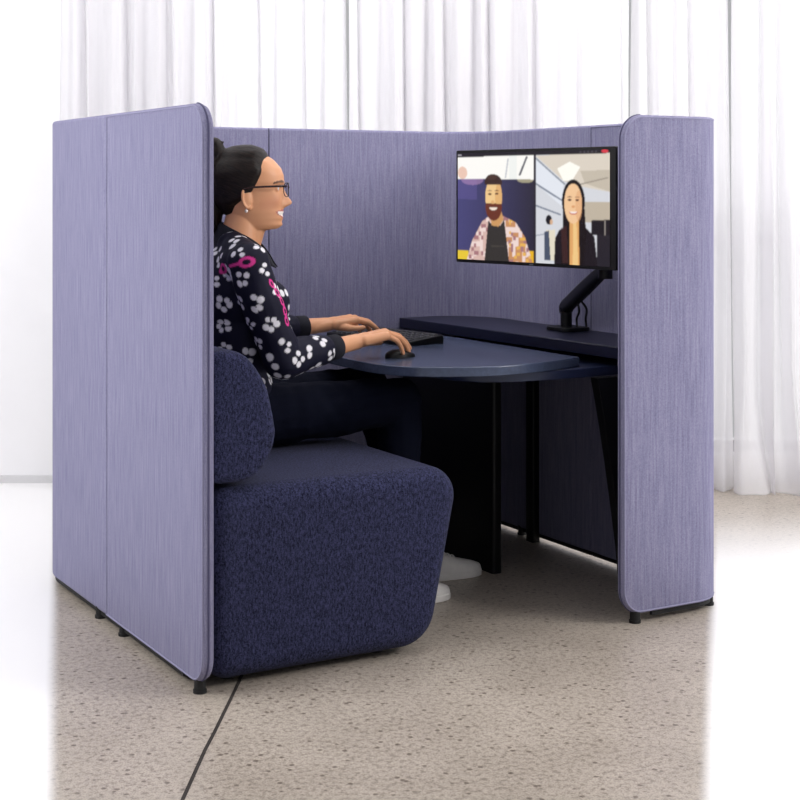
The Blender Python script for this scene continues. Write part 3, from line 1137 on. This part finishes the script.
# ears
for s in (1, -1):
    rot = Matrix((FD, SD, Vector((0, 0, 1)))).transposed() @ Matrix.Rotation(math.radians(-22) * s, 3, 'Z') @ Matrix.Rotation(math.radians(-8), 3, 'Y')
    ec = head(.004, s * .071, 1.214)
    bmesh.ops.create_uvsphere(bm, u_segments=18, v_segments=12, radius=1, matrix=Matrix.Translation(ec) @ rot.to_4x4() @ Matrix.Diagonal((.016, .0065, .029, 1)))
    loop = [ec + rot @ Vector((.016 * math.sin(a) * 1.0, s * .006, .030 * math.cos(a))) for a in np.linspace(-.6, -PI - .3, 12)]
    bm_tube(bm, loop, .0036, 8)
    bm_ell(bm, ec + rot @ Vector((.004, 0, -.029)), (.007, .005, .009), rot, 2)
    # eyeballs and lids
    bm_ell(bm, head(.083, s * .032, 1.2415), (.0118, .0118, .0118), None, 3)
bm_capsule(bm, head(-.012, 0, 1.165), (HC.x - .035, HC.y, 1.045), .050, .058, n=56)
bm_capsule(bm, head(.02, 0, 1.135), head(-.004, 0, 1.07), .035, .040, n=48)
# trunk, slimmer than the clothes over it
bm_ell(bm, (.345, .647, .93), (.095, .150, .16))
bm_ell(bm, (.345, .647, .72), (.090, .135, .18))
bm_ell(bm, (.335, .647, .585), (.105, .165, .095))
bm_capsule(bm, SHR, SHL, .045, .045)
for a, b, r1, r2 in ((SHR, ELR, .040, .034), (ELR, WRR, .033, .0235), (SHL, ELL, .040, .034), (ELL, WRL, .033, .0235),
                     (HPR, KNR, .070, .050), (HPL, KNL, .070, .050), (KNR, ANR, .048, .032), (KNL, ANL, .048, .032)):
    bm_capsule(bm, a, b, r1, r2)
for an, toe in ((ANR, Vector((.985, .487, .035))), (ANL, Vector((1.215, .674, .035)))):
    bm_capsule(bm, an + Vector((-.03, 0, -.045)), toe - Vector((.075, 0, 0.008)), .026, .018)
    bm_capsule(bm, an, an + Vector((0, 0, -.04)), .030, .028)
# near (right) hand curled over the mouse, far (left) hand typing
hand(bm, WRR, (.98, .03, .17), (-.18, 0, .98), (-.02, 1, .02),
     [(.42, .38, .25), (.44, .40, .25), (.52, .44, .30), (.62, .50, .30)], spread=.05,
     thumb=((.72, .62, -.30), (.92, .25, -.30), (1, .0, -.18)))
hand(bm, WRL, (.98, .10, .12), (-.12, 0, .99), (.05, -1, -.06),
     [(.34, .34, .25), (.34, .38, .28), (.38, .38, .28), (.44, .40, .28)], spread=.07,
     thumb=((.78, .55, -.22), (.97, .10, -.16), (1, -.08, -.10)))
me = remesh(bm, 'person', .0027, 3, .5)
co, no = co_no(me)
# skin tones: lips, teeth, brows, eyes, nails, blush
rel = co - np.array(HC)
hx = rel @ np.array(FD); hy = rel @ np.array(SD); hz = co[:, 2]
rgb = np.tile(SKIN, (len(co), 1))
def blend(mask, c, k=1.0):
    m = (np.clip(mask, 0, 1) * k)[:, None]
    rgb[:] = rgb * (1 - m) + np.array(c) * m
face = (hx > .04) & (hz > 1.11) & (hz < 1.37)
blend(face * np.exp(-((np.abs(hy) - .045) / .02) ** 2 - ((hz - 1.20) / .02) ** 2), hexc('CC7F66'), .35)
mw = .038
lipz = 1.1665 + (np.abs(hy) / mw) ** 2 * .007
lip = face & (np.abs(hy) < mw) & (np.abs(hz - lipz) < .0125 * (1 - (np.abs(hy) / mw) ** 2) + .001) & (hx > .06)
blend(lip.astype(float), hexc('B4655C'))
tee = face & (np.abs(hy) < .033) & (np.abs(hz - lipz + .0005) < .0062 * (1 - (np.abs(hy) / .036) ** 2) + .0012) & (hx > .06)
blend(tee.astype(float), hexc('F4ECE4'))
bz = 1.262 - ((np.abs(hy) - .030) / .02) ** 2 * .004
blend((face & (np.abs(np.abs(hy) - .033) < .021) & (np.abs(hz - bz) < .0034) & (hx > .05)).astype(float), hexc('3A2620'), .85)
ed = np.sqrt((np.abs(hy) - .032) ** 2 * .55 + (hz - 1.2415) ** 2)
blend((face & (ed < .0062) & (hx > .078)).astype(float), hexc('EDE6E0'))
blend((face & (np.sqrt((np.abs(hy) - .031) ** 2 + (hz - 1.2415) ** 2) < .0048) & (hx > .078)).astype(float), hexc('24140F'))
blend((face & (np.abs(np.abs(hy) - .032) < .013) & (np.abs(hz - 1.2475) < .0018) & (hx > .07)).astype(float), hexc('1E1412'), .8)
M['skin'] = None
paint(me, 'skin_tone', rgb)
M['skin'] = painted('skin', 'skin_tone', .42, .4, sss=.06)
person = link('person', me, M['skin'])
tag(person, 'woman in a flowered navy blouse and glasses, seated in the pod at the desk', 'person')

# ---- blouse
def noise_wrinkle(co, no, amp, sc, mask=None):
    d = np.array([noise.noise(Vector((p[0] * sc[0], p[1] * sc[1], p[2] * sc[2]))) for p in co]) * amp
    if mask is not None: d *= mask
    return co + no * d[:, None]

bm = bmesh.new()
bm_ell(bm, (.352, .647, .945), (.118, .172, .150))
bm_ell(bm, (.360, .647, .80), (.112, .155, .18))
bm_ell(bm, (.350, .647, .655), (.122, .170, .125))
for s in (1, -1):
    bm_ell(bm, (.438, .647 + s * .075, .905), (.068, .068, .070))
bm_capsule(bm, SHR + Vector((0, .015, 0)), SHL - Vector((0, .015, 0)), .060, .060)
# slope from neck to shoulders
for s, sh in ((-1, SHR), (1, SHL)):
    bm_capsule(bm, (.350, .647 + s * .035, 1.060), sh + Vector((0, 0, .008)), .058, .052)
for sh, el, wr in ((SHR, ELR, WRR), (SHL, ELL, WRL)):
    bm_capsule(bm, sh, el, .062, .055)
    d = (wr - el).normalized()
    bm_capsule(bm, el, wr - d * .140, .056, .044)
    c0 = wr - d * .122
    bm_tube(bm, [c0 - d * .03, c0, c0 + d * .022], [.0395, .0360, .0345], 24)
me = remesh(bm, 'blouse', .0034, 14, .5)
co, no = co_no(me)
def cuff_dist(co, wr, el):
    d = np.array((Vector(el) - Vector(wr)).normalized())
    rel = co - np.array(wr)
    t = rel @ d
    lat = np.linalg.norm(rel - t[:, None] * d, axis=1)
    return np.where(lat < .085, t, 9)
cd_ = np.minimum(cuff_dist(co, WRR, ELR), cuff_dist(co, WRL, ELL))
soft = np.clip((cd_ - .12) / .05, 0, 1)
co = noise_wrinkle(co, no, .007, (9, 9, 14), soft)
co = noise_wrinkle(co, no, .003, (26, 26, 20), soft)
set_co(me, co)
co, no = co_no(me)
# printed flowers: centres spread over the cloth, four petals round a dark heart
kd_pts = []
rs = random.Random(21)
order = list(range(len(co)))
rs.shuffle(order)
chosen = []
cell = {}
MIN = .058
for i in order[:40000]:
    p = co[i]
    if cd_[i] < .135: continue
    k = tuple((p / MIN).astype(int))
    ok = True
    for dx in (-1, 0, 1):
        for dy in (-1, 0, 1):
            for dz in (-1, 0, 1):
                for q in cell.get((k[0] + dx, k[1] + dy, k[2] + dz), ()):
                    if np.linalg.norm(co[q] - p) < MIN: ok = False
    if ok:
        cell.setdefault(k, []).append(i); chosen.append(i)
kd = kdtree.KDTree(len(chosen))
for j, i in enumerate(chosen): kd.insert(co[i], j)
kd.balance()
info = []
for i in chosen:
    n = Vector(no[i]).normalized()
    a = Vector((0, 0, 1)) if abs(n.z) < .9 else Vector((1, 0, 0))
    u = n.cross(a).normalized(); v = n.cross(u)
    info.append((Vector(co[i]), u, v, n, rs.uniform(0, 2 * PI), rs.choice((4, 4, 5)), rs.uniform(.9, 1.12), rs.random()))
NAVY = np.array(hexc('0E0E24')); WHT = np.array(hexc('E2E0E6')); PNK = np.array(hexc('D23A8C'))
rgb = np.tile(NAVY, (len(co), 1))
for i in range(len(co)):
    if cd_[i] < .125: continue
    p = Vector(co[i])
    best = 0
    for _, j, dist in kd.find_n(p, 2):
        if dist > .034: continue
        c, u, v, n, ph, npet, sc, rr = info[j]
        d = p - c
        if n.dot(Vector(no[i])) < .2: continue
        x, y = d.dot(u) / sc, d.dot(v) / sc
        if rr < .3: y *= 1.25
        r = math.hypot(x, y); a = math.atan2(y, x) - ph
        k = round(a / (2 * PI / npet)) % npet
        h1 = math.sin(j * 12.9 + k * 78.2) * 43758.5 % 1
        h2 = math.sin(j * 39.3 + k * 11.1) * 24634.6 % 1
        if h1 < .10: continue
        ac = k * 2 * PI / npet + ph + (h2 - .5) * .5
        rr0 = .0150 + .003 * h2
        px, py = x - rr0 * math.cos(ac), y - rr0 * math.sin(ac)
        tw = (h1 - .5) * 1.2
        al = px * math.cos(ac + tw) + py * math.sin(ac + tw); ta = -px * math.sin(ac + tw) + py * math.cos(ac + tw)
        e = math.sqrt((al / (.0075 + .003 * h1)) ** 2 + (ta / (.0078 + .0035 * h2)) ** 2)
        best = max(best, min(1, max(0, (1.12 - e) / .24)))
    if best: rgb[i] = NAVY * (1 - best) + WHT * best
# pink chain printed over the shoulder and down the front
def on_view(px, py, depth):
    s = F_PX / depth
    return room((px - 400) / s, depth, CAM.z - (py - YH) / s)
from mathutils.bvhtree import BVHTree
bvh = BVHTree.FromPolygons([tuple(p) for p in co], [tuple(p.vertices) for p in me.polygons])
links = []
for px, py, kind in ((223, 269, 0), (234, 265, 1), (246, 262, 0), (272, 284, 2), (277, 292, 2), (282, 301, 2), (285, 311, 2), (287, 321, 2)):
    hit = bvh.ray_cast(CAM, (on_view(px, py, 4.0) - CAM).normalized())
    if hit[0] is None:
        continue
    i = int(np.linalg.norm(co - np.array(hit[0]), axis=1).argmin())
    links.append((co[i], no[i], kind))
for idx_l, (c, n, kind) in enumerate(links):
    nxt = links[idx_l + 1][0] if idx_l + 1 < len(links) and idx_l != 2 else links[idx_l - 1][0]
    u = Vector(nxt) - Vector(c); n = Vector(n)
    u = (u - n * u.dot(n)).normalized(); v = n.cross(u)
    rel = co - c
    m = np.linalg.norm(rel, axis=1) < .05
    facing = no @ np.array(n) > .1
    x = rel @ np.array(u); y = rel @ np.array(v)
    if kind != 1:
        ks = 1 if kind == 0 else .6
        e = np.sqrt((x / (.0215 * ks)) ** 2 + (y / (.0135 * ks)) ** 2)
        inside = m & facing & (e < 1.12)
        rgb[inside] = NAVY
        w = np.clip((.36 - np.abs(e - .86)) / .12, 0, 1) * (m & facing)
    else:
        w = np.clip((.0055 - np.abs(y)) / .0025, 0, 1) * (np.abs(x) < .022) * (m & facing)
    rgb[:] = rgb * (1 - w[:, None]) + PNK * w[:, None]
# button placket and shoulder yoke stay plain navy
paint(me, 'print', rgb)
M['blouse'] = painted('printed_navy_viscose', 'print', .7, .2, bump=.1)
blouse = link('blouse', me, M['blouse'], person)

M['navy_cloth'] = plain('plain_navy_cloth', '0A0B1B', .9, noise_amt=.1, scale=500)
# collar: a stand band that falls open in front
bm = bmesh.new()
rings = []
nn = 44
for j, (rr, dz) in enumerate(((.060, -.060), (.0585, -.03), (.0595, -.004), (.062, .0), (.066, -.003), (.073, -.018), (.084, -.044), (.092, -.060))):
    ring = []
    for k in range(nn + 1):
        a = .30 + (2 * PI - .60) * k / nn
        ca, sa = math.cos(a), math.sin(a)
        front = max(0, ca)
        zt = 1.112 - .032 * ca - .022 * front ** 3
        out = max(0, j - 4) / 3
        ring.append(bm.verts.new(head(-.014 + ca * rr * 1.04 + front ** 2 * (.006 + .004 * out), sa * rr * (1 + .10 * out), zt + dz * (1 - .15 * front ** 2 * (dz < -.01)))))
    rings.append(ring)
for r0, r1 in zip(rings, rings[1:]):
    for k in range(nn):
        bm.faces.new((r0[k], r0[k + 1], r1[k + 1], r1[k]))
o = finish(bm, 'collar', M['navy_cloth'], blouse, smooth=60)
sd = o.modifiers.new('thick', 'SOLIDIFY'); sd.thickness = .003
# cuffs
for wr, el in ((WRR, ELR), (WRL, ELL)):
    d = (wr - el).normalized()
    bm = bmesh.new()
    a = wr - d * .120
    bm_tube(bm, [a, a + d * .002, a + d * .040, a + d * .043, a + d * .041, a + d * .005], [.0345, .0375, .0360, .0345, .0320, .0320], 28, cap=False)
    finish(bm, 'cuff', M['navy_cloth'], blouse, smooth=60)

# ---- trousers
bm = bmesh.new()
bm_ell(bm, (.350, .647, .590), (.132, .190, .100))
for hp, kn, an in ((HPR, KNR, ANR), (HPL, KNL, ANL)):
    bm_capsule(bm, hp, kn, .094, .070)
    bm_capsule(bm, kn, kn.lerp(an, .4), .069, .062)
    bm_capsule(bm, kn.lerp(an, .4), kn.lerp(an, .80), .060, .050)
    d = (an - kn).normalized()
    e = an + d * .012
    bm_tube(bm, [kn.lerp(an, .78), e - d * .01, e], [.050, .047, .046], 24)
me = remesh(bm, 'trousers', .005, 8, .5)
co, no = co_no(me)
co = noise_wrinkle(co, no, .008, (10, 10, 12))
co = noise_wrinkle(co, no, .0035, (30, 30, 24))
co[:, 2] = np.where((co[:, 0] < .72) & (co[:, 2] < .494), .494 - (.494 - co[:, 2]) * .05, co[:, 2])
set_co(me, co)
link('trousers', me, M['trouser'], person)

# ---- shoes
def shoe(an, toe):
    f = (Vector((toe.x, toe.y, 0)) - Vector((an.x, an.y, 0))).normalized()
    s = Vector((-f.y, f.x, 0))
    o0 = Vector((an.x, an.y, 0)) - f * .062
    Ls = (Vector((toe.x, toe.y, 0)) - o0).length
    bm = bmesh.new()
    rings = []
    st = [(0.0, .016, .070), (.02, .030, .092), (.10, .034, .098), (.25, .036, .098), (.38, .038, .090), (.52, .042, .074), (.66, .045, .060), (.80, .043, .050), (.90, .035, .043), (.97, .022, .036), (1.0, .006, .026)]
    for t, w, hgt in st:
        ring = []
        for k in range(20):
            a = PI * k / 19
            y = math.copysign(abs(math.cos(a)) ** .75, math.cos(a)) * w
            z = .014 + abs(math.sin(a)) ** .8 * (hgt - .014)
            ring.append(bm.verts.new(o0 + f * (t * Ls) + s * y + Vector((0, 0, z))))
        rings.append(ring)
    for r0, r1 in zip(rings, rings[1:]):
        for k in range(19):
            bm.faces.new((r0[k], r0[k + 1], r1[k + 1], r1[k]))
        bm.faces.new((r0[0], r1[0], r1[-1], r0[-1]))
    bm.faces.new(rings[0]); bm.faces.new(rings[-1])
    up = finish(bm, 'shoe', M['shoe'], person, smooth=70)
    bm = bmesh.new()
    out = []
    for t, w, hgt in st:
        out.append((t * Ls, w + .003))
    full = [(x + (.004 if i == len(out) - 1 else 0), y) for i, (x, y) in enumerate(out)] + [(x, -y) for x, y in out[::-1]]
    bm_prism(bm, full, lambda u, v, w: o0 + f * u + s * v + Vector((0, 0, w)), 0, .020)
    finish(bm, 'sole', M['sole'], up, smooth=60, bevel=.003)
    bm = bmesh.new()
    for t, z in ((.44, .085), (.50, .0785), (.56, .072), (.62, .066)):
        bm_tube(bm, [o0 + f * (t * Ls) + s * y + Vector((0, 0, z - abs(y) * 16 * abs(y) + .002)) for y in np.linspace(-.022, .022, 7)], .0026, 6)
    finish(bm, 'laces', M['lace'], up, smooth=60)
shoe(ANR, Vector((1.002, .487, 0)))
shoe(ANL, Vector((1.238, .673, 0)))

# ---- hair: swept back cap, high tail behind the crown
def hair_mat():
    m, nt, b = nodes_of('dark_brown_hair')
    tc = N(nt, 'ShaderNodeTexCoord')
    mr = N(nt, 'ShaderNodeMapping')
    mr.inputs['Rotation'].default_value = (0, math.radians(-25), -HY)
    nt.links.new(tc.outputs['Object'], mr.inputs['Vector'])
    mp = N(nt, 'ShaderNodeMapping')
    mp.inputs['Scale'].default_value = (34, 170, 210)
    nt.links.new(mr.outputs['Vector'], mp.inputs['Vector'])
    nz = N(nt, 'ShaderNodeTexNoise'); nz.inputs['Scale'].default_value = 1; nz.inputs['Detail'].default_value = 5; nz.inputs['Distortion'].default_value = .6
    nt.links.new(mp.outputs['Vector'], nz.inputs['Vector'])
    r = N(nt, 'ShaderNodeValToRGB')
    r.color_ramp.elements[0].position = .35; r.color_ramp.elements[0].color = hexc('070506') + (1,)
    r.color_ramp.elements[1].position = .75; r.color_ramp.elements[1].color = hexc('261A14') + (1,)
    nt.links.new(nz.outputs['Fac'], r.inputs['Fac'])
    nt.links.new(r.outputs['Color'], b.inputs['Base Color'])
    bp = N(nt, 'ShaderNodeBump'); bp.inputs['Strength'].default_value = .5; bp.inputs['Distance'].default_value = .002
    nt.links.new(nz.outputs['Fac'], bp.inputs['Height']); nt.links.new(bp.outputs['Normal'], b.inputs['Normal'])
    b.inputs['Roughness'].default_value = .5
    b.inputs['Specular IOR Level'].default_value = .2
    return m
M['hair'] = hair_mat()
bm = bmesh.new()
zs = np.linspace(1.14, 1.3615, 70)
nth = 96
# offset skin of the skull kept only behind the hairline
def hairline_x(z, ay):
    """forward limit of hair at height z"""
    xs_ = interp(z, [1.13, 1.158, 1.190, 1.205, 1.218, 1.232, 1.26, 1.285, 1.31, 1.33, 1.345, 1.362], [-.056, -.050, -.036, -.016, .004, .018, .034, .045, .049, .053, .058, .085])
    return xs_ + (.05 - ay) * (.20 if z > 1.30 else 0)
rings = []
for z in zs:
    xf, xb, w = interp(z, PZ, PX), interp(z, BZ, BX), interp(z, WZ, WW)
    k_ = min(1, max(0, (z - 1.15) / .05))
    gr = .004 + .007 * k_
    ring = []
    for k in range(nth):
        a = 2 * PI * k / nth
        ca, sa = math.cos(a), math.sin(a)
        ex = interp(z, [1.12, 1.20, 1.26], [1.85, 2.0, 2.3]) if ca > 0 else 2.1
        cx = math.copysign(abs(ca) ** (2 / ex), ca)
        sy = math.copysign(abs(sa) ** (2 / 2.15), sa)
        x0 = .01
        x = x0 + (xf - x0) * cx if ca > 0 else x0 + (x0 - xb) * cx
        y = w * sy
        lim = hairline_x(z, abs(y))
        dist = lim - x
        g = gr * min(1, max(-1.2, dist / (.012 if z < 1.29 else .012 + .022 * min(1, (z - 1.29) / .04)))) + .007 * min(1, max(0, -x / .07)) * k_
        x += g * ca; y += g * sa
        zz = z + (g * .75 if z > 1.33 else 0)
        ring.append(bm.verts.new(head(x, y, zz)))
    rings.append(ring)
for r0, r1 in zip(rings, rings[1:]):
    for k in range(nth):
        bm.faces.new((r0[k], r0[(k + 1) % nth], r1[(k + 1) % nth], r1[k]))
bm.faces.new(rings[0]); bm.faces.new(rings[-1])
bm_ell(bm, head(-.050, 0, 1.285), (.062, .066, .068))
# tie and tail
bm_ell(bm, head(-.092, 0, 1.345), (.030, .028, .028), None, 3)
tail = [head(-.080, 0, 1.340), head(-.098, 0, 1.366), head(-.118, .0, 1.350), head(-.124, .0, 1.305), head(-.118, .004, 1.24), head(-.108, .006, 1.17), head(-.104, .006, 1.12), head(-.108, .004, 1.07)]
tr = [.022, .026, .032, .038, .040, .036, .026, .010]
for i in range(len(tail) - 1):
    bm_capsule(bm, tail[i], tail[i + 1], tr[i], tr[i + 1])
for s in range(14):
    rr = random.Random(s)
    o = Vector((rr.uniform(-.02, .02), rr.uniform(-.022, .022), 0))
    pts = [t + o * (.4 + .2 * i) for i, t in enumerate(tail[1:])]
    for i in range(len(pts) - 1):
        bm_capsule(bm, pts[i], pts[i + 1], .010, .008, n=8, m=3)
bm_capsule(bm, head(-.100, .0, 1.352), head(-.088, -.01, 1.385), .012, .003, n=8, m=3)
bm_capsule(bm, head(-.110, .0, 1.362), head(-.112, .008, 1.392), .012, .003, n=8, m=3)
bm_capsule(bm, head(-.095, .01, 1.352), head(-.070, .0, 1.379), .010, .003, n=8, m=3)
me = remesh(bm, 'hair', .0032, 6, .5)
link('hair', me, M['hair'], person)

# ---- glasses, earring
gl = bpy.data.objects.new('glasses', None)
COL.objects.link(gl); gl.parent = person
for s in (1, -1):
    pts = []
    for k in range(41):
        a = 2 * PI * k / 40
        y = s * .034 + .0265 * math.copysign(abs(math.cos(a)) ** .8, math.cos(a))
        z = 1.2375 + .0205 * math.copysign(abs(math.sin(a)) ** .8, math.sin(a))
        pts.append(head(.1195 - (abs(y) - .01) ** 2 * 4.0, y, z))
    bm = bmesh.new()
    bm_tube(bm, pts, .0013, 8, cap=False)
    finish(bm, 'rim', M['glasses'], gl, smooth=180)
    bm = bmesh.new()
    bm.faces.new([bm.verts.new(p) for p in pts[:-1]])
    bmesh.ops.triangulate(bm, faces=bm.faces)
    lo = finish(bm, 'lens', M['lens'], gl, smooth=180)
    bm = bmesh.new()
    bm_tube(bm, [head(.110, s * .0605, 1.248), head(.100, s * .070, 1.2475), head(.06, s * .078, 1.2465), head(.012, s * .0795, 1.2440), head(-.006, s * .079, 1.240), head(-.022, s * .0755, 1.226), head(-.030, s * .073, 1.212)], [.0036, .0034, .0030, .0028, .0026, .0024, .0020], 8)
    finish(bm, 'temple_arm', M['glasses'], gl, smooth=180)
bm = bmesh.new()
bm_tube(bm, [head(.1195, -.0085, 1.2435), head(.1225, 0, 1.2455), head(.1195, .0085, 1.2435)], .0018, 8)
finish(bm, 'bridge', M['glasses'], gl, smooth=180)
for s in (1, -1):
    bm = bmesh.new()
    bm_ell(bm, head(.003, s * .078, 1.176), (.0050, .0050, .0050), None, 3)
    bm_tube(bm, [head(.003, s * .078, 1.180), head(.003, s * .0775, 1.186)], .0009, 6)
    finish(bm, 'earring', M['pearl'], person, smooth=180)

# ------------------------------------------------------------------ light
w = bpy.data.worlds.new('bright_white_daylight')
SC.world = w
w.use_nodes = True
bg = w.node_tree.nodes['Background']
bg.inputs['Color'].default_value = (.97, .98, 1, 1)
bg.inputs['Strength'].default_value = .42

def area(name, loc, target, size, power, col=(1, 1, 1)):
    ld = bpy.data.lights.new(name, 'AREA')
    ld.shape = 'RECTANGLE'
    ld.size, ld.size_y = size
    ld.energy = power
    ld.color = col
    o = bpy.data.objects.new(name, ld)
    COL.objects.link(o)
    o.location = loc
    o.rotation_euler = (Vector(target) - Vector(loc)).to_track_quat('-Z', 'Y').to_euler()
    return o
area('added_fill', room(-3.0, 2.9, 2.35), (0, .7, .6), (2.0, 1.2), 76)  # added key from the left, brightens the outer left panel
area('added_fill', room(3.4, 3.3, 2.3), (1.45, 0, .7), (1.6, 1.0), 80, (1, .98, .96))  # added light out of view at right, brightens the wing
area('added_fill', room(.6, 5.0, 3.15), room(.6, 6.3, .9), (5.5, .5), 56)  # added wash to brighten the curtains
area('daylight', room(.6, 8.2, 1.7), room(.6, 6.3, 1.6), (7, 3.4), 185)
area('added_fill', room(.9, 4.9, 3.12), (.5, .6, 1.1), (.9, .6), 12, (1, .97, .93))  # small light added to brighten the face

SC.view_settings.view_transform = 'Standard'
SC.view_settings.look = 'None'
SC.view_settings.gamma = 1
SC.view_settings.use_curve_mapping = False
SC.view_settings.exposure = 0
